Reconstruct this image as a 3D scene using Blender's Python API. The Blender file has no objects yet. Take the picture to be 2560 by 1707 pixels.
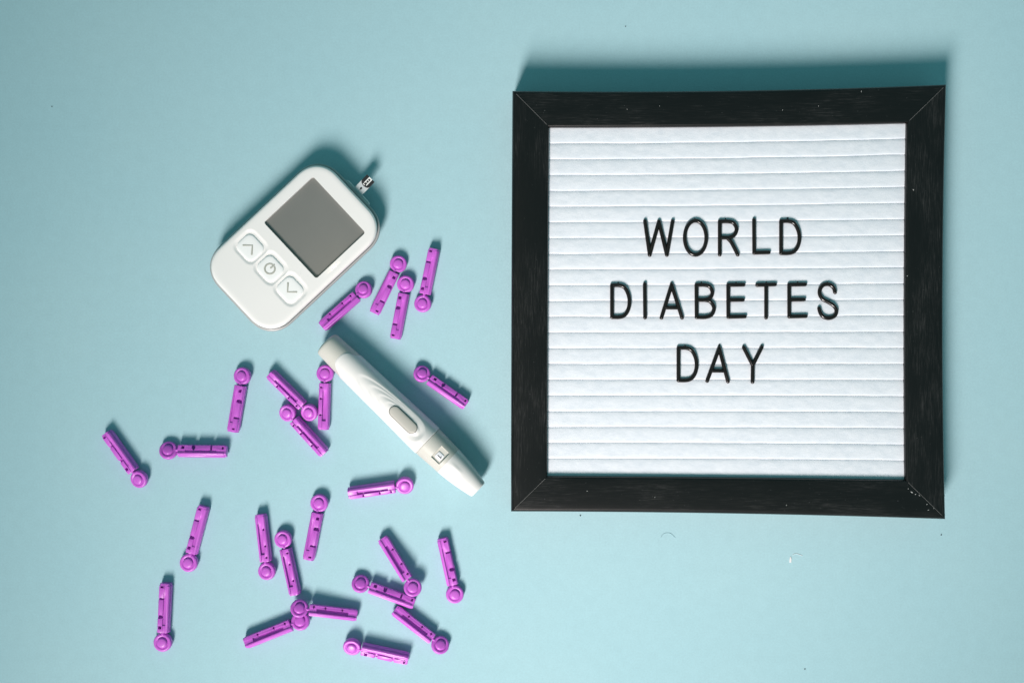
import bpy, bmesh, math, random
from mathutils import Vector, Matrix, noise

# ------------------------------------------------------------------ set-up
sc = bpy.context.scene
COL = sc.collection
random.seed(7)
MM = 0.001

# camera: looks straight down from 0.7 m
cam_d = bpy.data.cameras.new('camera')
cam = bpy.data.objects.new('camera', cam_d)
COL.objects.link(cam)
cam.location = (0, 0, 0.700)
cam.rotation_euler = (0, 0, 0)
cam_d.sensor_width = 36
cam_d.lens = 40.9
cam_d.clip_start = 0.01
cam_d.clip_end = 20
sc.camera = cam

# dim teal-ish bounce light of the room
world = bpy.data.worlds.new('World')
sc.world = world
world.use_nodes = True
bg = world.node_tree.nodes['Background']
bg.inputs['Color'].default_value = (0.33, 0.94, 1.0, 1)
bg.inputs['Strength'].default_value = 0.25

# key lamp: a soft box beyond the lower left edge of the picture
key_d = bpy.data.lights.new('key_lamp', 'AREA')
key_d.shape = 'ELLIPSE'
key_d.size = 0.42
key_d.size_y = 0.80
key_d.energy = 3.6
key_d.spread = math.radians(43)
key_d.color = (1.0, 0.895, 0.865)
key = bpy.data.objects.new('key_lamp', key_d)
COL.objects.link(key)
key.location = (-0.41, -1.22, 1.17)
key.rotation_euler = (Vector((0.085, 0.03, 0)) - Vector(key.location)).to_track_quat('-Z', 'Y').to_euler()

# small warm ceiling lamp (its glint shows on the meter)
cl_d = bpy.data.lights.new('ceiling_lamp', 'POINT')
cl_d.energy = 0.5
cl_d.shadow_soft_size = 0.010
cl_d.color = (1.0, 0.80, 0.55)
cl = bpy.data.objects.new('ceiling_lamp', cl_d)
COL.objects.link(cl)
cl.location = (-0.430, 0.172, 2.2)

sc.view_settings.view_transform = 'Standard'
sc.view_settings.look = 'None'
sc.view_settings.exposure = 0.0
sc.view_settings.gamma = 1.0
sc.view_settings.use_curve_mapping = False
sc.cycles.use_denoising = True


# ------------------------------------------------------------------ helpers
def at(px, py, z=0.0):
    """plan position in mm of a spot measured on the table photograph, for a point z mm above the table"""
    k = 0.2407 * (700.0 - z) / 700.0
    return Vector(((px - 1280) * k, -(py - 853.5) * k, z))


def mesh_from(name, verts, faces, smooth_angle=None):
    me = bpy.data.meshes.new(name)
    me.from_pydata([(v[0] * MM, v[1] * MM, v[2] * MM) for v in verts], [], faces)
    me.validate()
    bm = bmesh.new()
    bm.from_mesh(me)
    bmesh.ops.recalc_face_normals(bm, faces=bm.faces)
    bm.to_mesh(me)
    bm.free()
    if smooth_angle is not None:
        for p in me.polygons:
            p.use_smooth = True
        me.set_sharp_from_angle(angle=math.radians(smooth_angle))
    return me


def obj(name, me, mat=None, parent=None):
    o = bpy.data.objects.new(name, me)
    COL.objects.link(o)
    if mat is not None and me is not None and len(me.materials) == 0:
        me.materials.append(mat)
    if parent is not None:
        o.parent = parent
    return o


def empty(name, loc=(0, 0, 0), rotz=0.0):
    o = bpy.data.objects.new(name, None)
    COL.objects.link(o)
    o.location = loc
    o.rotation_euler = (0, 0, rotz)
    o.empty_display_size = 0.01
    return o


def tag(o, label, cat, group=None, kind=None):
    o['label'] = label
    o['category'] = cat
    if group:
        o['group'] = group
    if kind:
        o['kind'] = kind
    return o


class MB:
    """collects vertices / faces (mm)"""
    def __init__(s):
        s.v = []
        s.f = []

    def add(s, verts, faces):
        b = len(s.v)
        s.v += [tuple(v) for v in verts]
        s.f += [tuple(i + b for i in f) for f in faces]

    def grid(s, rows, close_u=False, close_v=False):
        n, m = len(rows), len(rows[0])
        vs = [p for r in rows for p in r]
        fs = []
        for i in range(n if close_u else n - 1):
            for j in range(m if close_v else m - 1):
                i2, j2 = (i + 1) % n, (j + 1) % m
                fs.append((i * m + j, i * m + j2, i2 * m + j2, i2 * m + j))
        s.add(vs, fs)

    def loft(s, rings, cap0=True, cap1=True):
        n, m = len(rings), len(rings[0])
        vs = [p for r in rings for p in r]
        fs = []
        for i in range(n - 1):
            for j in range(m):
                j2 = (j + 1) % m
                fs.append((i * m + j, i * m + j2, (i + 1) * m + j2, (i + 1) * m + j))
        if cap0:
            fs.append(tuple(range(m - 1, -1, -1)))
        if cap1:
            fs.append(tuple((n - 1) * m + j for j in range(m)))
        s.add(vs, fs)

    def box(s, x0, x1, y0, y1, z0, z1):
        s.loft([[(x0, y0, z0), (x1, y0, z0), (x1, y1, z0), (x0, y1, z0)],
                [(x0, y0, z1), (x1, y0, z1), (x1, y1, z1), (x0, y1, z1)]])

    def prism(s, pts, z0, z1):
        s.loft([[(p[0], p[1], z0) for p in pts], [(p[0], p[1], z1) for p in pts]])

    def tube(s, pts, r, seg=12, flat=1.0, closed=False):
        """round bar along a path, with rounded ends"""
        pts = [Vector(p) for p in pts]
        if not closed:
            d0 = (pts[0] - pts[1]).normalized()
            d1 = (pts[-1] - pts[-2]).normalized()
            path, rad = [], []
            for k in range(4):
                a = math.pi / 2 * k / 4
                path.append(pts[0] + d0 * r * math.cos(a))
                rad.append(max(r * math.sin(a), r * 0.05))
            path += pts
            rad += [r] * len(pts)
            for k in range(3, -1, -1):
                a = math.pi / 2 * k / 4
                path.append(pts[-1] + d1 * r * math.cos(a))
                rad.append(max(r * math.sin(a), r * 0.05))
        else:
            path, rad = pts, [r] * len(pts)
        rings = []
        n = len(path)
        up = Vector((0, 0, 1))
        for i, p in enumerate(path):
            if closed:
                t = path[(i + 1) % n] - path[i - 1]
            else:
                t = path[min(i + 1, n - 1)] - path[max(i - 1, 0)]
            t.normalize()
            side = t.cross(up).normalized()
            nn = side.cross(t)
            rings.append([p + side * (rad[i] * math.cos(2 * math.pi * j / seg)) + nn * (rad[i] * flat * math.sin(2 * math.pi * j / seg)) for j in range(seg)])
        if closed:
            s.grid(rings, close_u=True, close_v=True)
        else:
            s.loft(rings)

    def mesh(s, name, ang=None):
        return mesh_from(name, s.v, s.f, ang)


def rrect(hx, hy, r, seg=10, z=0.0, cx=0.0, cy=0.0, power=2.0):
    r = min(r, hx, hy)
    out = []
    for q, (sx, sy) in enumerate(((1, 1), (-1, 1), (-1, -1), (1, -1))):
        for k in range(seg + 1):
            a = math.pi / 2 * (q + k / seg)
            c, s_ = math.cos(a), math.sin(a)
            c = math.copysign(abs(c) ** (2 / power), c)
            s_ = math.copysign(abs(s_) ** (2 / power), s_)
            out.append((cx + sx * (hx - r) + r * c, cy + sy * (hy - r) + r * s_, z))
    return out


def boolean(me, cutters, ang=None, op='DIFFERENCE', bevel=0.0):
    """mesh minus cutter meshes"""
    a = bpy.data.objects.new('work', me)
    COL.objects.link(a)
    cs = []
    for c in cutters:
        b = bpy.data.objects.new('cut', c)
        COL.objects.link(b)
        cs.append(b)
        m = a.modifiers.new('b', 'BOOLEAN')
        m.operation = op
        m.solver = 'EXACT'
        m.object = b
    if bevel:
        m = a.modifiers.new('v', 'BEVEL')
        m.width = bevel * MM
        m.segments = 2
        m.limit_method = 'ANGLE'
        m.angle_limit = math.radians(40)
    dg = bpy.context.evaluated_depsgraph_get()
    out = bpy.data.meshes.new_from_object(a.evaluated_get(dg))
    for o in [a] + cs:
        bpy.data.objects.remove(o)
    for p in out.polygons:
        p.use_smooth = ang is not None
    if ang is not None:
        out.set_sharp_from_angle(angle=math.radians(ang))
    return out


def polyline(pts, n=8):
    """Catmull-Rom through points"""
    P = [Vector((p[0], p[1], 0)) for p in pts]
    P = [2 * P[0] - P[1]] + P + [2 * P[-1] - P[-2]]
    out = []
    for i in range(1, len(P) - 2):
        for k in range(n):
            t = k / n
            p0, p1, p2, p3 = P[i - 1], P[i], P[i + 1], P[i + 2]
            out.append(0.5 * ((2 * p1) + (p2 - p0) * t + (2 * p0 - 5 * p1 + 4 * p2 - p3) * t * t + (3 * p1 - p0 - 3 * p2 + p3) * t ** 3))
    out.append(P[-2])
    return [(p.x, p.y) for p in out]


# ------------------------------------------------------------------ materials
def new_mat(name, color, rough=0.5, spec=0.5, **kw):
    m = bpy.data.materials.new(name)
    m.use_nodes = True
    b = m.node_tree.nodes['Principled BSDF']
    b.inputs['Base Color'].default_value = (*color, 1)
    b.inputs['Roughness'].default_value = rough
    b.inputs['Specular IOR Level'].default_value = spec
    for k, v in kw.items():
        b.inputs[k].default_value = v
    return m


def nd(m, typ, **props):
    n = m.node_tree.nodes.new(typ)
    for k, v in props.items():
        setattr(n, k, v)
    return n


def lk(m, a, b):
    m.node_tree.links.new(a, b)


def noise_node(m, scale, detail=4, rough=0.55, stretch=(1, 1, 1), coord='Object', rot=(0, 0, 0)):
    tc = nd(m, 'ShaderNodeTexCoord')
    mp = nd(m, 'ShaderNodeMapping')
    mp.inputs['Scale'].default_value = stretch
    mp.inputs['Rotation'].default_value = rot
    lk(m, tc.outputs[coord], mp.inputs['Vector'])
    n = nd(m, 'ShaderNodeTexNoise')
    n.inputs['Scale'].default_value = scale
    n.inputs['Detail'].default_value = detail
    n.inputs['Roughness'].default_value = rough
    lk(m, mp.outputs['Vector'], n.inputs['Vector'])
    return n


def ramp(m, fac, stops):
    r = nd(m, 'ShaderNodeValToRGB')
    els = r.color_ramp.elements
    while len(els) < len(stops):
        els.new(0.5)
    for e, (p, c) in zip(els, stops):
        e.position = p
        e.color = (*c, 1)
    lk(m, fac, r.inputs['Fac'])
    return r


def add_bump(m, height, dist, strength=1.0):
    bp = nd(m, 'ShaderNodeBump')
    bp.inputs['Distance'].default_value = dist * MM
    bp.inputs['Strength'].default_value = strength
    lk(m, height, bp.inputs['Height'])
    lk(m, bp.outputs['Normal'], m.node_tree.nodes['Principled BSDF'].inputs['Normal'])
    return bp


def mix_col(m, fac, a, b, blend='MIX'):
    n = nd(m, 'ShaderNodeMix', data_type='RGBA', blend_type=blend)
    if isinstance(fac, (int, float)):
        n.inputs[0].default_value = fac
    else:
        lk(m, fac, n.inputs[0])
    for i, x in ((6, a), (7, b)):
        if isinstance(x, tuple):
            n.inputs[i].default_value = (*x, 1)
        else:
            lk(m, x, n.inputs[i])
    return n.outputs[2]


# blue card
M_paper = new_mat('blue_card', (0.40, 0.60, 0.64), 0.85, 0.25)
n1 = noise_node(M_paper, 9, 3)
n2 = noise_node(M_paper, 900, 3, 0.7)
c1 = ramp(M_paper, n1.outputs['Fac'], [(0.3, (0.378, 0.584, 0.636)), (0.7, (0.394, 0.594, 0.640))])
c2 = ramp(M_paper, n2.outputs['Fac'], [(0.3, (0.94, 0.94, 0.94)), (0.7, (1.035, 1.035, 1.035))])
n3 = noise_node(M_paper, 150, 4, 0.6)
c3 = ramp(M_paper, n3.outputs['Fac'], [(0.3, (0.978, 0.978, 0.978)), (0.7, (1.018, 1.018, 1.018))])
lk(M_paper, mix_col(M_paper, 1.0, mix_col(M_paper, 1.0, c1.outputs['Color'], c3.outputs['Color'], 'MULTIPLY'), c2.outputs['Color'], 'MULTIPLY'), M_paper.node_tree.nodes['Principled BSDF'].inputs['Base Color'])
add_bump(M_paper, n2.outputs['Fac'], 0.05)


def plastic(name, color, rough, spec=0.5, bump=0.012, var=0.03, **kw):
    m = new_mat(name, color, rough, spec, **kw)
    a = noise_node(m, 60, 3)
    lo = tuple(c * (1 - var) for c in color)
    hi = tuple(min(1, c * (1 + var)) for c in color)
    r = ramp(m, a.outputs['Fac'], [(0.3, lo), (0.7, hi)])
    lk(m, r.outputs['Color'], m.node_tree.nodes['Principled BSDF'].inputs['Base Color'])
    if bump > 0:
        b = noise_node(m, 2500, 2)
        add_bump(m, b.outputs['Fac'], bump)
    return m


M_purple = plastic('purple_plastic', (0.545, 0.118, 0.585), 0.36, 0.45, 0.01, 0.04)
_b = M_purple.node_tree.nodes['Principled BSDF']
_oi = nd(M_purple, 'ShaderNodeObjectInfo')
_vr = ramp(M_purple, _oi.outputs['Random'], [(0.0, (0.93, 0.90, 0.94)), (1.0, (1.05, 1.07, 1.04))])
_src = _b.inputs['Base Color'].links[0].from_socket
lk(M_purple, mix_col(M_purple, 1.0, _src, _vr.outputs['Color'], 'MULTIPLY'), _b.inputs['Base Color'])
_b.inputs['Subsurface Weight'].default_value = 0.12
_b.inputs['Subsurface Radius'].default_value = (1.0, 0.35, 1.0)
_b.inputs['Subsurface Scale'].default_value = 0.0012
M_white = plastic('white_plastic', (0.735, 0.72, 0.70), 0.30, 0.5, 0.008, 0.01)
M_meter = plastic('meter_white_plastic', (0.855, 0.825, 0.80), 0.30, 0.5, 0.0, 0.008, **{'Coat Weight': 0.6, 'Coat Roughness': 0.05})
M_button = plastic('button_white_rubber', (0.87, 0.865, 0.85), 0.45, 0.4, 0.006, 0.01)
M_grey = plastic('warm_grey_plastic', (0.56, 0.55, 0.50), 0.38, 0.45, 0.008, 0.02)
M_taupe = plastic('taupe_plastic', (0.46, 0.445, 0.40), 0.42, 0.45, 0.01, 0.02)
M_silver = plastic('silver_rim_plastic', (0.36, 0.365, 0.36), 0.30, 0.6, 0.004, 0.03)
M_symbol = new_mat('symbol_grey', (0.42, 0.42, 0.37), 0.5)
M_clear = plastic('frosted_port_plastic', (0.55, 0.62, 0.62), 0.25, 0.5, 0.004, 0.02)
M_ink = new_mat('black_ink', (0.012, 0.012, 0.014), 0.45)
M_tile = new_mat('dial_white', (0.82, 0.83, 0.86), 0.4)
M_strip = new_mat('strip_white', (0.52, 0.55, 0.56), 0.35)
M_electrode = new_mat('electrode_white', (0.85, 0.85, 0.82), 0.3)
M_lint = new_mat('lint_white', (0.80, 0.78, 0.78), 0.9)
M_hair = new_mat('lint_grey', (0.22, 0.36, 0.39), 0.8)
M_speck = new_mat('dust_dark', (0.03, 0.05, 0.06), 0.9)
M_seam = new_mat('raw_mitre', (0.22, 0.215, 0.21), 0.7)
M_chip = new_mat('bare_chip', (0.55, 0.55, 0.53), 0.6)
M_back = new_mat('board_backing', (0.30, 0.33, 0.35), 0.9)
M_screen = plastic('lcd_grey', (0.185, 0.185, 0.172), 0.16, 0.5, 0.001, 0.02)
M_letter = new_mat('glossy_black_plastic', (0.010, 0.007, 0.006), 0.17, 0.45)
n = noise_node(M_letter, 140, 4)
r = ramp(M_letter, n.outputs['Fac'], [(0.3, (0.13,) * 3), (0.75, (0.30,) * 3)])
lk(M_letter, r.outputs['Color'], M_letter.node_tree.nodes['Principled BSDF'].inputs['Roughness'])


def wood(name, horizontal):
    m = new_mat(name, (0.012, 0.012, 0.012), 0.42, 0.0)
    m.node_tree.nodes['Principled BSDF'].inputs['Coat Weight'].default_value = 0.85
    m.node_tree.nodes['Principled BSDF'].inputs['Coat IOR'].default_value = 1.55
    m.node_tree.nodes['Principled BSDF'].inputs['Coat Roughness'].default_value = 0.29
    st = (1, 22, 22) if horizontal else (22, 1, 22)
    g = noise_node(m, 110, 8, 0.72, st)
    g.inputs['Distortion'].default_value = 0.25
    patch = noise_node(m, 26, 3, 0.5, (1, 3, 1) if horizontal else (3, 1, 1))
    k = nd(m, 'ShaderNodeMath', operation='MULTIPLY')
    pr = ramp(m, patch.outputs['Fac'], [(0.34, (0.80,) * 3), (0.64, (1.10,) * 3)])
    lk(m, g.outputs['Fac'], k.inputs[0])
    lk(m, pr.outputs['Color'], k.inputs[1])
    gr = ramp(m, k.outputs['Value'], [(0.44, (0.0045, 0.0028, 0.0024)), (0.56, (0.0090, 0.0070, 0.0064)), (0.68, (0.030, 0.0270, 0.0262))])
    # scattered dust specks
    sp = noise_node(m, 1500, 1, 0.4)
    sr = ramp(m, sp.outputs['Fac'], [(0.79, (0, 0, 0)), (0.81, (1, 1, 1))])
    colr = mix_col(m, sr.outputs['Color'], gr.outputs['Color'], (0.10, 0.10, 0.10))
    b = m.node_tree.nodes['Principled BSDF']
    lk(m, colr, b.inputs['Base Color'])
    rr = ramp(m, g.outputs['Fac'], [(0.35, (0.34,) * 3), (0.65, (0.52,) * 3)])
    lk(m, rr.outputs['Color'], b.inputs['Roughness'])
    add_bump(m, g.outputs['Fac'], 0.05)
    return m


M_wood_h = wood('black_grain_across', True)
M_wood_v = wood('black_grain_upright', False)

# felt
M_felt = new_mat('white_felt', (0.70, 0.74, 0.79), 1.0, 0.1)
_b = M_felt.node_tree.nodes['Principled BSDF']
_b.inputs['Sheen Weight'].default_value = 0.15
f1 = noise_node(M_felt, 160, 5, 0.7, (1, 1.7, 1), rot=(0, 0, 0.5))
f2 = noise_node(M_felt, 1300, 4, 0.75, (1, 1.9, 1), rot=(0, 0, 0.5))
fr = ramp(M_felt, f1.outputs['Fac'], [(0.32, (0.655, 0.70, 0.755)), (0.62, (0.735, 0.765, 0.81))])
lk(M_felt, fr.outputs['Color'], _b.inputs['Base Color'])
fa = nd(M_felt, 'ShaderNodeMath', operation='MULTIPLY_ADD')
lk(M_felt, f1.outputs['Fac'], fa.inputs[0])
fa.inputs[1].default_value = 2.2
lk(M_felt, f2.outputs['Fac'], fa.inputs[2])
add_bump(M_felt, fa.outputs['Value'], 0.12, 0.7)

# ------------------------------------------------------------------ table top
mb = MB()
mb.box(-800, 800, -600, 600, -12, 0)
tbl = obj('tabletop', mb.mesh('tabletop'), M_paper)
tbl['kind'] = 'structure'
tbl['label'] = 'pale blue card covering the table under everything'

# ------------------------------------------------------------------ letter board
board = empty('letter_board', at(1820, 755, 0) * MM)
tag(board, 'square felt letter board in black wood frame lying on blue card', 'letter board')
BO = at(1820, 755, 0)
ZT = 24.0        # frame top
# corners measured at the rounded edge
O_TL, O_TR, O_BR, O_BL = [at(*p, 22) - BO for p in ((1281, 228), (2365, 212), (2362.5, 1297), (1277.5, 1278))]
I_TL, I_TR, I_BR, I_BL = [at(*p, 22) - BO for p in ((1372.5, 319.5), (2265, 309), (2261.5, 1199), (1368.5, 1189.5))]


def flat(v):
    return Vector((v.x, v.y, 0))


def edge_curve(a, b, sag, n):
    """slightly bowed board edge"""
    d = (b - a)
    nrm = Vector((-d.y, d.x, 0)).normalized()
    return [a.lerp(b, i / n) + nrm * (sag * 4 * (i / n) * (1 - i / n)) for i in range(n + 1)]


def rail(o0, o1, i0, i1, sag_o, sag_i, mat):
    N = 28
    oc = edge_curve(flat(o0), flat(o1), sag_o, N)
    ic = edge_curve(flat(i0), flat(i1), sag_i, N)
    rows = []
    ro, ri = 2.6, 1.7
    for k in range(N + 1):
        a, b = oc[k], ic[k]
        w = (b - a).length
        u = (b - a) / w
        # shrink mitre ends a hair so neighbouring rails never share a face
        prof = [(0.5, 0.0), (0.0, 1.0), (0.0, ZT - ro)]
        for j in range(1, 7):
            t = math.pi / 2 * j / 6
            prof.append((ro * (1 - math.cos(t)), ZT - ro + ro * math.sin(t) + 0.0))
        for j in range(1, 6):
            prof.append((ro + (w - ro - ri) * j / 6, ZT + 0.25 * math.sin(math.pi * j / 6)))
        for j in range(0, 6):
            t = math.pi / 2 * j / 5
            prof.append((w - ri + ri * math.sin(t), ZT - ri + ri * math.cos(t)))
        prof += [(w, 16.0), (w - 1.2, 16.0), (w - 4.5, 0.0)]
        rows.append([(a.x + u.x * f, a.y + u.y * f, z) for f, z in prof])
    # pull ends in 0.05 mm
    def pull(r0, r1):
        return [tuple(Vector(p).lerp(Vector(q), 0.012)) for p, q in zip(r0, r1)]
    rows[0] = pull(rows[0], rows[1])
    rows[-1] = pull(rows[-1], rows[-2])
    m = MB()
    m.loft(rows)
    return obj('frame_rail', m.mesh('frame_rail', 40), mat, board)


r_top = rail(O_TL, O_TR, I_TL, I_TR, -1.7, -0.7, M_wood_h)
r_right = rail(O_TR, O_BR, I_TR, I_BR, -1.6, -0.7, M_wood_v)
r_bot = rail(O_BR, O_BL, I_BR, I_BL, -1.0, -0.3, M_wood_h)
r_left = rail(O_BL, O_TL, I_BL, I_TL, 0.2, 0.2, M_wood_v)
for o, s in ((r_top, 'upper frame rail with thin light glint along its inner edge'), (r_bot, 'lower frame rail with light glint along its outer edge')):
    o['label'] = s

# mitre seams: thin raw line where two rails meet
for (o, i) in ((O_TL, I_TL), (O_TR, I_TR), (O_BR, I_BR), (O_BL, I_BL)):
    o, i = flat(o), flat(i)
    u = (i - o).normalized()
    s = Vector((-u.y, u.x, 0))
    m = MB()
    rows = []
    L = (i - o).length
    for k in range(9):
        f = 3.2 + (L - 3.2 - 1.9) * k / 8
        w = 0.055 + 0.035 * noise.noise(Vector((o.x + k * 1.7, o.y, 3)))
        zz = ZT + 0.3 * math.sin(math.pi * f / L)
        p = o + u * f
        rows.append([(p.x - s.x * w, p.y - s.y * w, ZT - 2), (p.x - s.x * w, p.y - s.y * w, zz), (p.x + s.x * w, p.y + s.y * w, zz), (p.x + s.x * w, p.y + s.y * w, ZT - 2)])
    m.loft(rows)
    obj('mitre_seam', m.mesh('mitre_seam'), M_seam, board)

# chips of bare wood by the lower right mitre and loose dust on the rails
chips = [(2279, 1230, 2.0, 0.7, -0.7), (2288, 1235, 0.8, 0.5, 0.4), (2298, 1238, 1.2, 0.35, -0.8), (2317, 1260, 0.7, 0.6, 0.2), (2320, 1274, 1.1, 0.35, 0.5), (2334, 1270, 0.6, 0.3, -0.7),
         (2270, 1221, 0.7, 0.35, 0.1), (2283, 475, 1.3, 0.3, -0.8), (2268, 690, 0.8, 0.35, 0.6), (1568, 274, 0.7, 0.3, -0.6), (1956, 276, 0.8, 0.25, 1.2), (1649, 266, 0.6, 0.3, 0.4), (2153, 229, 1.5, 0.2, 1.55), (1966, 1262, 1.1, 0.25, 0.7), (1637, 1242, 0.8, 0.25, 0.9), (1468, 1227, 1.7, 0.18, -0.5), (2046, 266, 0.9, 0.25, -0.9)]
for (px, py, l, w, a) in chips:
    p = at(px, py, ZT) - BO
    pts = []
    for k in range(7):
        t = 2 * math.pi * k / 7
        rr = 1 + 0.35 * math.sin(k * 2.3 + px)
        x, y = 0.4 * l * math.cos(t) * rr, 0.36 * w * math.sin(t) * rr
        pts.append((p.x + x * math.cos(a) - y * math.sin(a), p.y + x * math.sin(a) + y * math.cos(a)))
    m = MB()
    m.prism(pts, ZT - 0.3, ZT + 0.36)
    obj('bare_chip', m.mesh('bare_chip'), M_chip, board)

# backing board
m = MB()
bp = [flat(v) for v in (I_TL, I_TR, I_BR, I_BL)]
cc = sum(bp, Vector()) / 4
m.prism([(cc + (v - cc) * 1.02)[:2] for v in bp], 1.0, 16.6)
obj('back_panel', m.mesh('back_panel'), M_back, board)

# felt ribs
NL = 21
lines = [((1370, 312.0), (2263, 302.0))]
for i in range(NL):
    lines.append(((1370, 359.5 + 39.33 * i), (2263, 346.5 + 40.235 * i)))
lines.append(((1370, 1192.0), (2263, 1200.0)))
FZ = 20.9


def groove_pt(i, t):
    (x0, y0), (x1, y1) = lines[i]
    v = i / (len(lines) - 1)
    bow = (3.2 * (1 - v) - 2.0 * v) * 4 * t * (1 - t)
    x0 -= 9
    x1 += 9
    w = 0.9 * noise.noise(Vector((t * 7, i * 3.7, 1))) + 0.5 * noise.noise(Vector((t * 26, i * 3.7, 4)))
    if i in (0, len(lines) - 1):
        w *= 0.5
    return at(x0 + (x1 - x0) * t, y0 + (y1 - y0) * t + bow + w, FZ) - BO


NS = 110
for i in range(len(lines) - 1):
    rows = []
    for k in range(NS + 1):
        t = k / NS
        a, b = groove_pt(i, t), groove_pt(i + 1, t)
        row = []
        M_ = 13
        for j in range(M_ + 1):
            f = 0.5 - 0.5 * math.copysign(abs(math.cos(math.pi * j / M_)) ** 0.75, math.cos(math.pi * j / M_))
            e = abs(2 * f - 1)
            h = 1.32 + (0.62 * (1 - e ** (4 if f < 0.5 else 12)) ** 0.5 + 0.38 * (1 - e ** 3)) * 0.58
            # fuller towards the lower side of each rib
            h *= 0.93 + 0.10 * f
            p = a.lerp(b, 0.006 + 0.988 * f)
            wob = 0.10 * noise.noise(Vector((p.x * 0.16, p.y * 0.30, 7))) + 0.06 * noise.noise(Vector((p.x * 0.5, p.y * 0.7, 9)))
            row.append((p.x, p.y, FZ - 1.9 + h + wob * (1 - e ** 4)))
        row += [(b.x, b.y + 0.15, 16.8), (a.x, a.y - 0.15, 16.8)]
        rows.append(row)
    m = MB()
    m.loft(rows)
    obj('felt_rib', m.mesh('felt_rib', 60), M_felt, board)

# ------------------------------------------------------------------ plastic letters
Z5 = lambda x, y: (1480 + x / 3.5636, 500 + y / 3.5636)
Z6 = lambda x, y: (1480 + x / 3.5636, 800 + y / 3.5636)


def d_strokes(x0, y0, x1, y1):
    w, h = x1 - x0, y1 - y0
    bowl = polyline([(x0, y0), (x0 + 0.42 * w, y0), (x0 + 0.72 * w, y0 + 0.07 * h), (x0 + 0.93 * w, y0 + 0.28 * h), (x1, y0 + 0.52 * h), (x0 + 0.93 * w, y0 + 0.76 * h), (x0 + 0.72 * w, y0 + 0.94 * h), (x0 + 0.42 * w, y1), (x0, y1)], 5)
    return [[(x0, y0), (x0, y1)], bowl]


def ellipse(cx, cy, rx, ry, n=40):
    return [(cx + rx * math.cos(2 * math.pi * k / n), cy + ry * math.sin(2 * math.pi * k / n)) for k in range(n)]


def a_strokes(ax, ay, lx, ly, rx, ry, bl, br, by):
    return [[(ax, ay), (lx, ly)], [(ax, ay), (rx, ry)], [(bl, by), (br, by + 1)]]


LET = [
    ('W', Z5, [[(472, 190), (514, 490)], [(514, 490), (596, 192)], [(596, 192), (667, 490)], [(667, 490), (718, 190)]], [(472, 172), (718, 178)], 'W beginning the top word of the felt board'),
    ('O', Z5, ['closed', ellipse(922, 337, 96, 152)], [(915, 166)], 'O, oval ring between W and R in the top word'),
    ('R', Z5, [[(1138, 192), (1138, 487)], polyline([(1138, 192), (1215, 192), (1262, 207), (1288, 258), (1268, 312), (1222, 334), (1138, 335)], 5), polyline([(1205, 337), (1240, 375), (1270, 430), (1298, 487)], 5)], [(1188, 168)], 'R, the only one of its kind, third in the top word'),
    ('L', Z5, [[(1443, 180), (1445, 472)], [(1445, 470), (1574, 467)]], [(1441, 162)], 'L, the only one of its kind, fourth in the top word'),
    ('D', Z5, d_strokes(1684, 190, 1848, 474), [(1742, 158)], 'D ending the top word of the felt board'),
    ('D', Z5, d_strokes(178, 760, 334, 1043), [(234, 734)], 'D beginning the long middle word of the felt board'),
    ('I', Z5, [[(470, 750), (473, 1046)]], [(468, 732)], 'I, a single upright bar in the middle word'),
    ('A', Z5, a_strokes(709, 755, 619, 1048, 802, 1048, 650, 770, 958), [(708, 732)], 'A in the middle word, between I and B'),
    ('B', Z5, [[(930, 757), (932, 1043)], polyline([(930, 757), (1005, 757), (1052, 775), (1072, 822), (1055, 868), (1010, 888), (930, 888)], 5), polyline([(1000, 888), (1055, 905), (1087, 962), (1065, 1022), (1010, 1043), (932, 1043)], 5)], [(974, 730)], 'B, the only one of its kind, in the middle word'),
    ('E', Z5, [[(1213, 757), (1214, 1041)], [(1213, 757), (1350, 755)], [(1213, 890), (1344, 889)], [(1214, 1041), (1362, 1037)]], [(1282, 733)], 'E between B and T in the middle word'),
    ('T', Z5, [[(1471, 757), (1630, 752)], [(1551, 755), (1551, 1047)]], [(1551, 730)], 'T with flat crossbar in the middle word'),
    ('E', Z5, [[(1756, 757), (1757, 1038)], [(1756, 755), (1898, 752)], [(1756, 888), (1888, 886)], [(1757, 1038), (1904, 1034)]], [(1831, 728)], 'E between T and S in the middle word'),
    ('S', Z5, [polyline([(2165, 822), (2154, 785), (2128, 759), (2095, 750), (2058, 760), (2031, 795), (2029, 840), (2055, 882), (2102, 908), (2150, 938), (2177, 982), (2163, 1030), (2115, 1052), (2066, 1042), (2036, 1010), (2023, 966)], 4)], [(2093, 730)], 'S, curved and last in the middle word'),
    ('D', Z6, d_strokes(770, 248, 932, 536), [(828, 222)], 'D beginning the short bottom word of the felt board'),
    ('A', Z6, a_strokes(1133, 248, 1026, 541, 1211, 546, 1060, 1184, 450), [(1133, 215)], 'A in the middle of the bottom word'),
    ('Y', Z6, [[(1352, 245), (1432, 402)], [(1512, 242), (1432, 402)], [(1432, 402), (1430, 550)]], [(1350, 225), (1512, 222)], 'Y ending the bottom word of the felt board'),
]
LZ = FZ + 0.75
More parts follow.
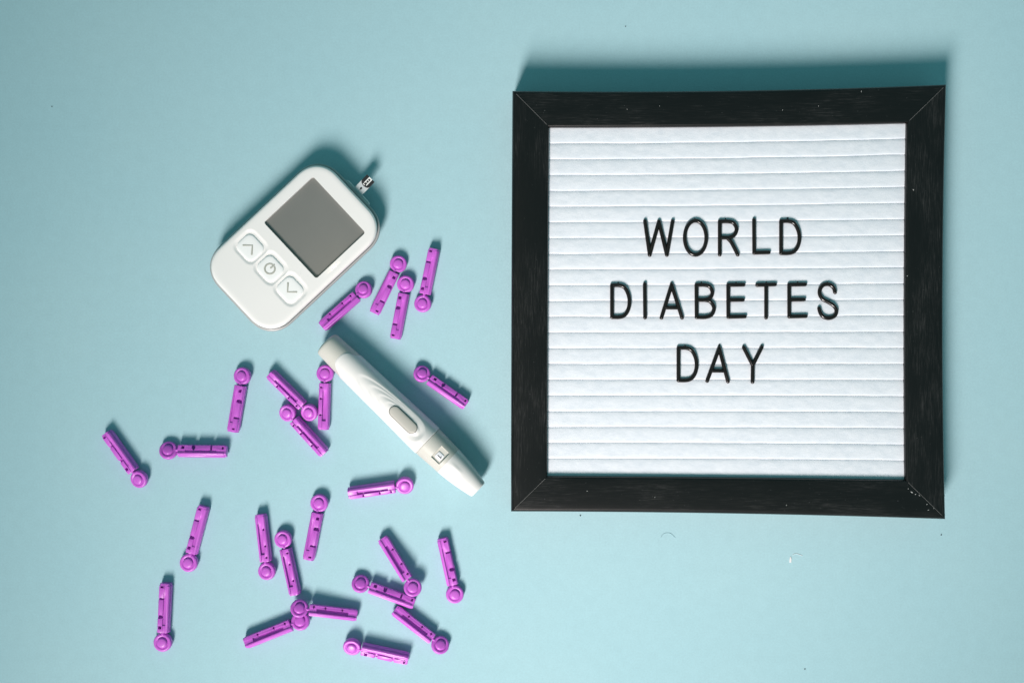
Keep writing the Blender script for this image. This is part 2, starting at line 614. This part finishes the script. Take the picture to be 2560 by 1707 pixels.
for ch, Z, strokes, nubs, text in LET:
    closed = strokes[0] == 'closed'
    if closed:
        strokes = strokes[1:]
    allp = [at(*Z(*p), LZ) for s in strokes for p in s]
    cx = sum(p.x for p in allp) / len(allp)
    cy = sum(p.y for p in allp) / len(allp)
    o = Vector((cx, cy, 0))
    m = MB()
    for s in strokes:
        m.tube([at(*Z(*p), LZ) - o for p in s], 1.17, 14, 1.0, closed)
    for (x, y) in nubs:
        p = at(*Z(x, y), LZ - 0.9) - o
        m.loft([[(p.x - 0.75, p.y - 2.0, p.z - 0.5), (p.x + 0.75, p.y - 2.0, p.z - 0.5), (p.x + 0.75, p.y - 2.0, p.z + 0.5), (p.x - 0.75, p.y - 2.0, p.z + 0.5)],
                [(p.x - 0.4, p.y, p.z - 0.3), (p.x + 0.3, p.y + 0.35, p.z - 0.3), (p.x + 0.3, p.y + 0.35, p.z + 0.25), (p.x - 0.4, p.y, p.z + 0.25)]])
    le = obj('plastic_letter', m.mesh('plastic_letter', 50), M_letter)
    le.location = o * MM
    tag(le, 'glossy black plastic letter ' + text, 'letter', 'letters on the felt board')

# ------------------------------------------------------------------ glucose meter
mo = at(740.4, 620.3, 8)
MROT = math.radians(-46.9)
meter = empty('glucose_meter', Vector((mo.x, mo.y, 0)) * MM, MROT)
tag(meter, 'white handheld glucose meter with grey screen and three keys', 'glucose meter')
HX, HY, HR = 31.3, 48.5, 17.5
ZM = 16.5


def mring(inset, z, bulge=0.7):
    pts = rrect(HX - inset, HY - inset, max(HR - inset, 2), 16, z, power=2.25)
    out = []
    for (x, y, z_) in pts:
        k = max(0.0, 1 - (x / HX) ** 2)
        out.append((x, y + math.copysign(bulge * k, y) if abs(y) > HY * 0.5 else y, z_))
    return out


m = MB()
m.loft([mring(7, 0), mring(5.2, 0.4), mring(2.8, 3.0), mring(1.2, 6.5), mring(0.25, 9.5), mring(0.0, 11.3), mring(0.35, 12.0), mring(1.15, 12.25), mring(1.3, 11.2)])
obj('lower_case', m.mesh('lower_case', 40), M_silver, meter)

m = MB()
m.loft([mring(1.9, 10.6), mring(1.6, 12.2), mring(1.45, 13.6), mring(1.55, 14.7), mring(1.95, 15.6), mring(2.6, 16.15), mring(3.4, 16.42), mring(4.5, ZM), mring(6.2, ZM)])
shell = m.mesh('shell')
cut = []
sx0, sy0, shx, shy = 0.2, 16.8, 22.6, 19.8
c = MB()
c.loft([rrect(shx, shy, 1.5, 5, ZM - 2.4, sx0, sy0), rrect(shx, shy, 1.5, 5, ZM + 2, sx0, sy0)])
cut.append(c.mesh('c', None))
BTN = [(-17.2, -18.9), (-0.1, -18.8), (16.9, -18.7)]
for bx_, by_ in BTN:
    c = MB()
    rings = []
    for z, g in ((-0.75, 0.12), (-0.68, 0.7), (-0.5, 1.15), (-0.28, 1.55), (-0.1, 2.0), (0.0, 2.5), (1.0, 2.55)):
        rings.append(rrect(7.0 + g, 6.5 + g, 4.2 + g * 0.7, 8, ZM + z, bx_, by_ + 0.55, power=2.3))
    c.loft(rings)
    cut.append(c.mesh('c', None))
shell = boolean(shell, cut, 18)
shell.materials.clear()
ts = obj('top_shell', shell, M_meter, meter)
wn = ts.modifiers.new('weighted', 'WEIGHTED_NORMAL')
wn.keep_sharp = True
wn.weight = 90

m = MB()
m.loft([rrect(shx - 0.02, shy - 0.02, 1.5, 5, ZM - 2.5, sx0, sy0), rrect(shx - 0.02, shy - 0.02, 1.5, 5, ZM - 1.75, sx0, sy0)])
obj('display_screen', m.mesh('display_screen', 30), M_screen, meter)


def on_button(pts, r, zt, closed=False):
    mm_ = MB()
    mm_.tube([(p[0], p[1], zt) for p in pts], r, 10, 0.25, closed)
    return mm_


for q, (bx_, by_) in enumerate(BTN):
    m = MB()
    rings = []
    for z, g in ((-3.0, 0.0), (-0.85, 0.0), (-0.45, 0.12), (-0.2, 0.45), (-0.08, 1.0), (-0.03, 2.2), (0.0, 3.6)):
        rings.append(rrect(7.0 - g, 6.5 - g, max(4.2 - g, 0.8), 8, ZM - 0.05 + z, bx_, by_, power=2.3))
    m.loft(rings)
    b = obj('button', m.mesh('button', 40), M_button, meter)
    zt = ZM - 0.06
    if q == 1:
        arc = [(bx_ + 2.95 * math.cos(a), by_ - 0.1 + 2.95 * math.sin(a)) for a in [math.radians(90 + 22 + (360 - 44) * k / 36) for k in range(37)]]
        g = on_button(arc, 0.58, zt)
        g.tube([(bx_, by_ + 0.7, zt), (bx_, by_ + 3.3, zt)], 0.58, 10, 0.25)
        b['label'] = 'middle key with the power symbol'
    else:
        s = 1 if q == 0 else -1
        g = on_button([(bx_ - 3.6, by_ - 1.9 * s), (bx_, by_ + 1.9 * s), (bx_ + 3.6, by_ - 1.9 * s)], 0.58, zt)
        b['label'] = 'key with a grey up arrow' if q == 0 else 'key with a grey down arrow'
    obj('symbol', g.mesh('symbol', 50), M_symbol, b)

# test port lips either side of the strip
m = MB()
m.loft([rrect(9.6, 2.2, 1.4, 6, 5.5, 1.2, 47.9), rrect(10.0, 2.5, 1.8, 6, 6.5, 1.2, 47.9), rrect(10.0, 2.5, 1.8, 6, 9.2, 1.2, 47.9), rrect(9.4, 2.1, 1.5, 6, 9.9, 1.2, 47.9)])
obj('test_port', m.mesh('test_port', 40), M_clear, meter)

# ------------------------------------------------------------------ test strip
strip = empty('test_strip', (meter.matrix_basis @ Vector((1.1 * MM, 48.5 * MM, 0))).to_tuple(), MROT + math.radians(1.3))
tag(strip, 'narrow white test strip with black tip sticking out of meter', 'test strip')
sw, sl = 3.15, 12.2


def sz(y):
    return 10.3 + 0.12 * y


def slab(mm_, pts, t0, t1):
    n = len(pts)
    mm_.loft([[(x, y, sz(y) + t0) for x, y in pts], [(x, y, sz(y) + t1) for x, y in pts]])


m = MB()
slab(m, [(-sw, -6), (sw, -6), (sw, sl), (-sw, sl)], -0.2, 0.2)
obj('strip_base', m.mesh('strip_base'), M_strip, strip)
m = MB()
arc = [(sw * math.cos(a), sl - 4.0 - 2.2 * math.sin(a)) for a in [math.pi * k / 14 for k in range(15)]]
slab(m, [(sw + 0.03, sl + 0.04), (-sw - 0.03, sl + 0.04)] + [(-x * 1.01, y) for x, y in arc], 0.2, 0.26)
obj('black_tip', m.mesh('black_tip'), M_ink, strip)
el = MB()
for (x0, x1, y0, y1) in ((-1.15, -0.6, sl - 4.6, sl - 0.75), (0.75, 1.3, sl - 4.9, sl - 0.75), (-1.15, 1.3, sl - 0.75, sl + 0.02), (-0.6, 0.75, sl - 2.15, sl - 1.85), (-0.6, 0.75, sl - 3.6, sl - 3.3), (-1.2, 0.2, sl - 5.6, sl - 5.1)):
    slab(el, [(x0, y0), (x1, y0), (x1, y1), (x0, y1)], 0.26, 0.30)
obj('electrode_pattern', el.mesh('electrode_pattern'), M_electrode, strip)
m = MB()
drop = [(0.62 * math.cos(a), 4.1 + 0.62 * math.sin(a)) for a in [math.radians(-25 + 230 * k / 12) for k in range(13)]] + [(0, 2.6)]
slab(m, drop, 0.2, 0.25)
obj('drop_mark', m.mesh('drop_mark'), M_ink, strip)

# ------------------------------------------------------------------ lancing pen
p0, p1 = at(817.4, 859.7, 8.5), at(1196.2, 1223.3, 10)
PL = (Vector((p1.x, p1.y, 0)) - Vector((p0.x, p0.y, 0))).length
prot = math.atan2(p1.y - p0.y, p1.x - p0.x)
tilt = math.atan2(10.05 - 8.2, 78)
pen = empty('lancing_pen', Vector((p0.x, p0.y, 8.12)) * MM)
pen.rotation_euler = (0, -tilt, prot)
tag(pen, 'white and grey lancing pen lying diagonally below the meter', 'lancing pen')


def interp(tab, t):
    if t <= tab[0][0]:
        return tab[0][1]
    for (a, ra), (b, rb) in zip(tab, tab[1:]):
        if t <= b:
            f = (t - a) / (b - a)
            f = f * f * (3 - 2 * f) * 0.4 + f * 0.6
            return ra + (rb - ra) * f
    return tab[-1][1]


RT = [(0, 8.0), (6, 8.3), (18, 8.75), (45, 9.2), (83, 10.05), (100, 9.35)]


def rad(t):
    return interp(RT, t)


def lathe(prof, seg=72):
    return [[(t, r * math.sin(2 * math.pi * j / seg), r * math.cos(2 * math.pi * j / seg)) for j in range(seg)] for t, r in prof]


# grey rear barrel, domed end
prof = [(-1.6, 0.5), (-1.5, 3.0), (-1.2, 5.0), (-0.7, 6.6), (-0.3, 7.3), (0.1, 7.7), (0.7, 7.95), (1.6, 8.08)] + [(t, rad(t)) for t in (4, 7, 10, 13, 16, 19, 22, 25)] + [(27, rad(27) - 1.2)]
m = MB()
m.loft(lathe(prof))
obj('rear_barrel', m.mesh('rear_barrel', 40), M_grey, pen)

# white sleeve: terraces around the button, tongue over the rear barrel
BT0, BT1, BW = 54.2, 74.3, 3.25
NT, NP = 170, 144


def tongue(ph):
    """rear edge of the sleeve by angle from the top"""
    a = abs((ph + math.pi) % (2 * math.pi) - math.pi)
    f = 1 / (1 + math.exp((a - math.radians(50)) * 8.5))
    rnd = 2.2 * (min(a, math.radians(50)) / math.radians(50)) ** 2.4
    return 19.0 - 7.6 * f + rnd * f


def terrace(t, ph):
    a = (ph + math.pi) % (2 * math.pi) - math.pi
    nn = a * 9.6
    d = 0.0
    for (ta, b) in ((27.5, 7.2), (36.5, 6.3), (44.0, 5.5), (50.2, 4.7)):
        tc = 68.0
        fr_ = 9.5 + (b - 4.7) * 0.75
        x = (tc - t) / (tc - ta) if t < tc else (t - tc) / fr_
        q = (abs(x) ** 2.2 + abs(nn / b) ** 2.2) ** (1 / 2.2)
        g = (1 - q) * b
        s = min(max(g / 0.7 + 0.4, 0), 1)
        s = s * s * (3 - 2 * s)
        # each step fades towards its centre so the surface stays level overall
        fade = min(max(1 - (g - 0.6) / (4.6 if t < tc else 3.0), 0), 1)
        d -= 0.36 * s * fade
    return d


rows = []
outer, inner = [], []
for i in range(NT + 1):
    ro_, ri_ = [], []
    for j in range(NP):
        ph = 2 * math.pi * j / NP
        t0 = tongue(ph)
        f = i / NT
        t = t0 + (83.0 - t0) * f
        rr = rad(t) + 0.28 + terrace(t, ph)
        edge = min((t - t0) / 0.7, 1)
        rr -= 0.28 * (1 - math.sqrt(max(0, 1 - (1 - edge) ** 2)))
        e2 = min((83.0 - t) / 0.4, 1)
        rr -= 0.25 * (1 - math.sqrt(max(0, 1 - (1 - e2) ** 2)))
        ro_.append((t, rr * math.sin(ph), rr * math.cos(ph)))
        if i % 10 == 0:
            r2 = rad(t) - 1.6
            ri_.append((t, r2 * math.sin(ph), r2 * math.cos(ph)))
    outer.append(ro_)
    if ri_:
        inner.append(ri_)
m = MB()
m.grid(outer + inner[::-1], close_u=True, close_v=True)
sleeve = m.mesh('sleeve')


def stadium(t0, t1, w, seg=14):
    out = []
    for k in range(seg + 1):
        a = -math.pi / 2 + math.pi * k / seg
        out.append((t1 - w + w * math.cos(a), w * math.sin(a)))
    for k in range(seg + 1):
        a = math.pi / 2 + math.pi * k / seg
        out.append((t0 + w + w * math.cos(a), w * math.sin(a)))
    return out


c = MB()
c.prism(stadium(BT0 - 0.28, BT1 + 0.28, BW + 0.28), 7.0, 14)
sleeve = boolean(sleeve, [c.mesh('c')], 30)
sleeve.materials.clear()
obj('sleeve', sleeve, M_white, pen)

# inner core seen only as the dark joint round the button
m = MB()
m.loft(lathe([(24, 6.9), (26, 7.3), (60, 7.8), (82, 8.2), (84, 7.0)], 40))
obj('inner_core', m.mesh('inner_core', 40), M_ink, pen)

m = MB()
rings = []
for off, inset in ((-2.2, 0.0), (-0.42, 0.0), (-0.22, 0.08), (-0.1, 0.28), (-0.04, 0.6), (-0.02, 1.2), (-0.04, 2.2), (-0.05, 3.1)):
    ring = []
    for (t, nn) in stadium(BT0 + inset, BT1 - inset, BW - inset):
        R_ = rad(t) + 0.05
        z = math.sqrt(max(R_ * R_ - nn * nn, 1)) + off
        if off > -1:
            z += -0.12 * math.exp(-((t - 69) / 3.2) ** 2) * max(0, 1 - abs(nn) / 2.6)
        ring.append((t, nn, z))
    rings.append(ring)
m.loft(rings)
obj('release_button', m.mesh('release_button', 45), M_taupe, pen)

# dial ring with window
prof = [(82.6, 8.0), (83.1, 9.72)] + [(83.4 + 16.4 * k / 8, rad(83.4 + 16.4 * k / 8) - 0.12) for k in range(9)] + [(100.2, 8.2)]
m = MB()
m.loft(lathe(prof, 96))
ring_me = m.mesh('ring')
c = MB()
wt0, wt1 = 91.2, 97.5
c.loft([[(wt0, -4.3, 7.6), (wt1, -4.3, 7.6), (wt1, 4.3, 7.6), (wt0, 4.3, 7.6)], [(wt0 - 0.25, -4.55, 9.1), (wt1 + 0.2, -4.55, 9.1), (wt1 + 0.2, 4.8, 9.1), (wt0 - 0.25, 4.8, 9.1)], [(wt0 - 0.7, -4.8, 11), (wt1 + 0.4, -4.8, 11), (wt1 + 0.4, 5.6, 11), (wt0 - 0.7, 5.6, 11)]])
ring_me = boolean(ring_me, [c.mesh('c')], 32)
ring_me.materials.clear()
obj('dial_ring', ring_me, M_grey, pen)
m = MB()
m.loft([rrect(2.2, 2.1, 0.9, 5, 7.5, 94.4, -0.8), rrect(2.2, 2.1, 0.9, 5, 8.0, 94.4, -0.8), rrect(1.9, 1.8, 0.8, 5, 8.25, 94.4, -0.8)])
tile = obj('number_tile', m.mesh('number_tile', 40), M_tile, pen)
m = MB()
m.box(93.1, 96.0, -1.25, -0.75, 8.2, 8.33)
m.loft([[(96.0, -1.25, 8.2), (96.0, -0.75, 8.2), (95.1, 0.15, 8.2), (95.0, -0.2, 8.2)], [(96.0, -1.25, 8.335), (96.0, -0.75, 8.335), (95.1, 0.15, 8.335), (95.0, -0.2, 8.335)]])
dg_ = obj('digit', m.mesh('digit'), M_ink, tile)
dg_['label'] = 'black number 1'

# nose cap
PT = PL
prof_n = []
for k in range(19):
    f = k / 18
    t = 99.9 + (PT - 1.0 - 99.9) * f
    r_ = 9.22 - 3.35 * (0.72 * f ** 1.75 + 0.28 * f)
    prof_n.append((t, r_))
rows = []
SEG = 96
full = [(99.9, 7.5)] + prof_n + [(PT - 0.55, 5.75), (PT - 0.2, 5.5), (PT, 5.05), (PT, 3.2), (PT - 0.8, 2.9), (PT - 3, 2.6)]
for (t, r_) in full:
    row = []
    for j in range(SEG):
        ph = 2 * math.pi * j / SEG
        a = (ph + math.pi) % (2 * math.pi) - math.pi
        d = 0.0
        for a0 in (0.10, 2.2, -2.0):
            nn = (a - a0) * 8.5
            d += 0.42 * math.exp(-(nn / 1.1) ** 2) * max(0.0, 1 - ((t - 106.3) / 5.2) ** 2)
        row.append((t, (r_ + d) * math.sin(ph), (r_ + d) * math.cos(ph)))
    rows.append(row)
m = MB()
m.loft(rows)
obj('nose_cap', m.mesh('nose_cap', 40), M_white, pen)

# ------------------------------------------------------------------ lancets
LB0, LB1 = -5.9, -34.0        # body from cap end to far end


def disc(cx, cy, r, n=14):
    return [(cx + r * math.cos(2 * math.pi * k / n), cy + r * math.sin(2 * math.pi * k / n)) for k in range(n)]


def body_mesh(kind, flip):
    X, Zh = 3.45, 2.75
    sec = [(-X, -Zh + 0.7), (-X + 0.7, -Zh), (X - 0.7, -Zh), (X, -Zh + 0.7), (X, 0.55), (X - 0.35, 0.75), (X - 0.35, Zh - 0.75), (X - 1.0, Zh), (-X + 0.9, Zh), (-X + 0.35, Zh - 0.6), (-X + 0.35, 0.75), (-X, 0.55)]
    m_ = MB()
    m_.loft([[(x * 0.97, LB0, z * 0.97) for x, z in sec], [(x, LB0 - 0.3, z) for x, z in sec], [(x, LB1 + 1.3, z) for x, z in sec], [(x * 0.90, LB1 + 1.0, z * 0.92) for x, z in sec], [(x * 0.88, LB1, z * 0.9) for x, z in sec]])
    cut_ = []

    def cbox(x0, x1, s0, s1, depth, up=2.0):
        c_ = MB()
        c_.box(x0, x1, LB0 - s1, LB0 - s0, Zh - depth, Zh + up)
        cut_.append(c_)

    def cpoly(pts, depth):
        c_ = MB()
        c_.prism([(x, LB0 - s) for x, s in pts], Zh - depth, Zh + 2)
        cut_.append(c_)
    if kind == 'A':
        cbox(-1.75, 0.05, 4.2, 22.6, 0.75)                  # shallow channel
        cbox(-1.62, -0.15, -1, 4.4, 0.3)
        cbox(-1.62, -0.15, 22.4, 30, 0.3)
        cbox(0.45, 2.35, 2.1, 3.9, 2.4)                     # square hole
        cpoly([(1.15 - 1.25 * math.cos(a), 9.2 + 1.05 * math.sin(a)) for a in [math.pi * (k / 10 - 0.5) for k in range(11)]] + [(2.6, 10.25), (2.6, 8.15)], 2.6)
        cbox(2.45, 4, 8.3, 10.3, 2.0)
        cbox(-0.1, 4, 18.9, 20.0, 2.2)                      # slot
        cbox(0.25, 2.1, 25.6, 26.7, 2.2)                    # end slot
    else:
        cbox(-0.75, 1.75, 4.2, 22.8, 1.55)                  # deep channel
        cbox(-0.62, 1.62, -1, 4.4, 0.45)
        cbox(-0.62, 1.62, 22.6, 30, 0.45)
        for s in (2.5, 9.3, 19.2):                          # drop-shaped holes
            pts = [(-1.75 + 0.62 * math.cos(a), s + 0.62 * math.sin(a)) for a in [math.radians(40 + 280 * k / 10) for k in range(11)]] + [(-0.5, s)]
            cpoly(pts, 2.2)
    me_ = m_.mesh('b')
    cms = []
    for c_ in cut_:
        cms.append(c_.mesh('c'))
    if flip:
        for q in [me_] + cms:
            for v in q.vertices:
                v.co.x = -v.co.x
            q.flip_normals()
    me_ = boolean(me_, cms, 30, bevel=0.13)
    me_.materials.clear()
    me_.materials.append(M_purple)
    me_.name = 'lancet_body'
    return me_


BODY = {(k, f): body_mesh(k, f) for k in 'AB' for f in (0, 1)}
# cap: disc with a ring groove and a raised middle
prof = [(0.05, -2.35), (3.6, -2.35), (4.7, -2.1), (5.15, -1.5), (5.3, -0.7), (5.3, 0.5), (5.2, 1.0), (4.95, 1.4), (4.5, 1.62), (3.85, 1.6), (3.5, 1.45), (3.3, 1.28), (3.12, 1.24), (2.98, 1.42), (2.85, 1.98), (2.6, 2.28), (2.1, 2.5), (1.2, 2.6), (0.05, 2.64)]
m = MB()
m.loft([[(r_ * math.cos(2 * math.pi * j / 40), r_ * math.sin(2 * math.pi * j / 40), z) for j in range(40)] for r_, z in prof])
CAPM = m.mesh('lancet_cap', 50)
CAPM.materials.append(M_purple)
m = MB()
rr = [(0.1, 0), (0.55, 0.12), (0.85, 0.45), (0.95, 0.9), (0.85, 1.4), (0.7, 1.9), (0.7, 2.6)]
m.loft([[(r_ * math.cos(2 * math.pi * j / 14), -3.75 - z, r_ * math.sin(2 * math.pi * j / 14) + 1.0) for j in range(14)] for r_, z in rr])
NECKM = m.mesh('lancet_neck', 50)
NECKM.materials.append(M_purple)

# cap centre, far end (spots on the photograph), kind, mirrored, roll, lift of cap, description
LAN = [
    ((909.1, 723.9), (804.9, 816.3), 'B', 0, -18, 0, 'closest to the right edge of the glucose meter, cap pointing up right'),
    ((995.3, 659.4), (935.0, 782.8), 'A', 0, 4, 0, 'upper left of the pair leaning together right of the meter'),
    ((1013.8, 710.1), (987.6, 846.9), 'A', 1, -6, 0, 'nearly upright, its cap touching the slanted one right of the meter'),
    ((1056.9, 758.9), (1085.2, 622.1), 'A', 0, 10, 0, 'rightmost of the four beside the meter, cap at its lower end'),
    ((605.2, 939.8), (581.4, 1079.1), 'A', 0, -12, 0, 'standing alone straight below the meter, cap at its top'),
    ((773.0, 1030.9), (674.8, 933.6), 'B', 1, 16, 0, 'slanting down right in the cluster left of the pen, channel side up'),
    ((812.3, 933.6), (807.9, 1073.8), 'B', 0, -3, 0, 'upright against the grey end of the pen, cap partly under it'),
    ((718.6, 1031.8), (811.4, 1133.6), 'B', 0, -16, 0, 'lowest of the cluster left of the pen, cap at its upper left'),
    ((1054.4, 934.3), (1164.7, 1011.3), 'A', 0, 20, 0, 'alone between the pen and the letter board'),
    ((347.2, 1197.4), (265.5, 1082.0), 'A', 0, 16, 0, 'farthest to the left, slanting with its cap at the lower right'),
    ((420.9, 1125.6), (567.2, 1127.6), 'A', 0, 20, 0, 'lying level at the left, cap on its left end'),
    ((1011.8, 1213.1), (870.9, 1233.2), 'B', 1, 18, 0, 'lying almost level just below the pen tip, cap on its right end'),
    ((471.2, 1406.6), (508.7, 1265.4), 'A', 0, 5, 0, 'leaning upright at lower left, next above the bottom left corner one'),
    ((666.7, 1427.5), (650.6, 1285.5), 'B', 0, 8, 0, 'left one of two side by side, its cap at the bottom'),
    ((707.4, 1347.7), (737.7, 1486.4), 'B', 1, -9, 0, 'right one of two side by side, its cap at the top'),
    ((797.7, 1257.4), (770.5, 1398.6), 'A', 0, -5, 0, 'upright with its cap on top, right of the side by side two'),
    ((1032.9, 1465.4), (955.8, 1345.2), 'B', 0, -10, 6.5, 'slanting with its cap resting on the end of another'),
    ((901.0, 1458.9), (1035.7, 1508.0), 'A', 0, 20, 0, 'with another cap resting on its far end, own cap at left'),
    ((1136.8, 1485.6), (1105.9, 1345.2), 'A', 1, -4, 0, 'farthest to the right at the bottom, upright with its cap down'),
    ((750.3, 1517.9), (892.6, 1537.5), 'B', 1, 18, 5.0, 'almost level, its left cap lying over the cap of another'),
    ((751.1, 1552.0), (613.1, 1607.0), 'B', 0, -16, 0, 'slanting down left, its cap half covered by another cap'),
    ((1100.3, 1611.9), (986.6, 1523.5), 'B', 0, -20, 0, 'lowest on the right, slanting with its cap at the lower right'),
    ((880.0, 1616.1), (1020.9, 1646.4), 'A', 1, -22, 0, 'nearest the bottom edge, lying almost level with its cap at left'),
    ((406.1, 1605.6), (413.6, 1457.5), 'A', 0, 3, 0, 'upright in the bottom left corner, cap at its bottom'),
]
for (pc, pf, kind, flip, roll, pitch, text) in LAN:
    a, b = at(*pc, 4.2), at(*pf, 4.0)
    d = Vector((a.x - b.x, a.y - b.y, 0))
    s = d.length / 34.0 / math.cos(math.radians(pitch))
    s = min(max(s, 0.955), 1.06)
    yaw = math.atan2(d.y, d.x) - math.pi / 2
    R = Matrix.Rotation(yaw, 4, 'Z') @ Matrix.Rotation(math.radians(pitch), 4, 'X') @ Matrix.Rotation(math.radians(roll), 4, 'Y') @ Matrix.Scale(s, 4)
    zmin = min(min((R @ v.co).z for v in me_.vertices) for me_ in (BODY[(kind, flip)], CAPM))
    root = empty('lancet')
    root.matrix_world = Matrix.Translation((a.x * MM, a.y * MM, -zmin)) @ R
    tag(root, 'purple plastic lancet ' + text, 'lancet', 'purple lancets scattered on the blue card')
    obj('lancet_body', BODY[(kind, flip)], None, root)
    cp = obj('twist_cap', CAPM, None, root)
    obj('neck', NECKM, None, cp)

# ------------------------------------------------------------------ lint and dust on the card
def fibre(pts, r, mat, label):
    P = [at(*p, r) for p in pts]
    o = Vector((P[0].x, P[0].y, 0))
    m_ = MB()
    pl = polyline([(p.x - o.x, p.y - o.y) for p in P], 6)
    m_.tube([(x, y, r) for x, y in pl], r, 6)
    q = obj('lint_fibre', m_.mesh('lint_fibre', 60), mat)
    q.location = o * MM
    tag(q, label, 'lint', 'lint on the blue card')


fibre([(1652, 1342), (1660, 1333), (1675, 1332), (1688, 1343)], 0.10, M_hair, 'thin grey curved hair on the card below the letter board')
fibre([(1982, 1386), (1990, 1383), (2006, 1388)], 0.12, M_lint, 'tiny curled white thread beside the white lint scrap')
m = MB()
P = at(1976, 1398, 0)
m.loft([[(-0.75, -2.5, 0.02), (0.75, -2.3, 0.02), (0.8, 0.5, 0.02), (0.35, 2.6, 0.02), (-0.35, 2.2, 0.02), (-0.9, -0.5, 0.02)], [(-0.6, -2.3, 0.6), (0.6, -2.1, 0.6), (0.7, 0.4, 0.7), (0.25, 2.4, 0.4), (-0.3, 2.0, 0.4), (-0.7, -0.5, 0.7)]])
q = obj('lint_scrap', m.mesh('lint_scrap', 60), M_lint)
q.scale = (0.75, 0.75, 0.75)
q.location = P * MM
tag(q, 'small white scrap of lint below the letter board', 'lint')
for (px, py, r_, text) in ((1451, 1288, 0.55, 'just under the lower left part of the frame'), (2353, 1336, 0.5, 'below the lower right corner of the frame'), (2012, 1671, 0.5, 'near the bottom edge, right of centre'), (1564, 67, 0.4, 'above the upper left corner of the letter board'), (130, 267, 0.42, 'near the upper left edge of the card')):
    m = MB()
    m.loft([[(0.75 * r_ * f * math.cos(a) * (1 + 0.3 * math.sin(3 * a + px)), 0.95 * r_ * f * math.sin(a), z) for a in [2 * math.pi * k / 9 for k in range(9)]] for f, z in ((0.8, 0.01), (1.0, 0.15), (0.6, 0.35))])
    q = obj('dust_speck', m.mesh('dust_speck', 60), M_speck)
    q.location = at(px, py, 0) * MM
    tag(q, 'tiny dark dust speck ' + text, 'dust', 'dust specks on the blue card')
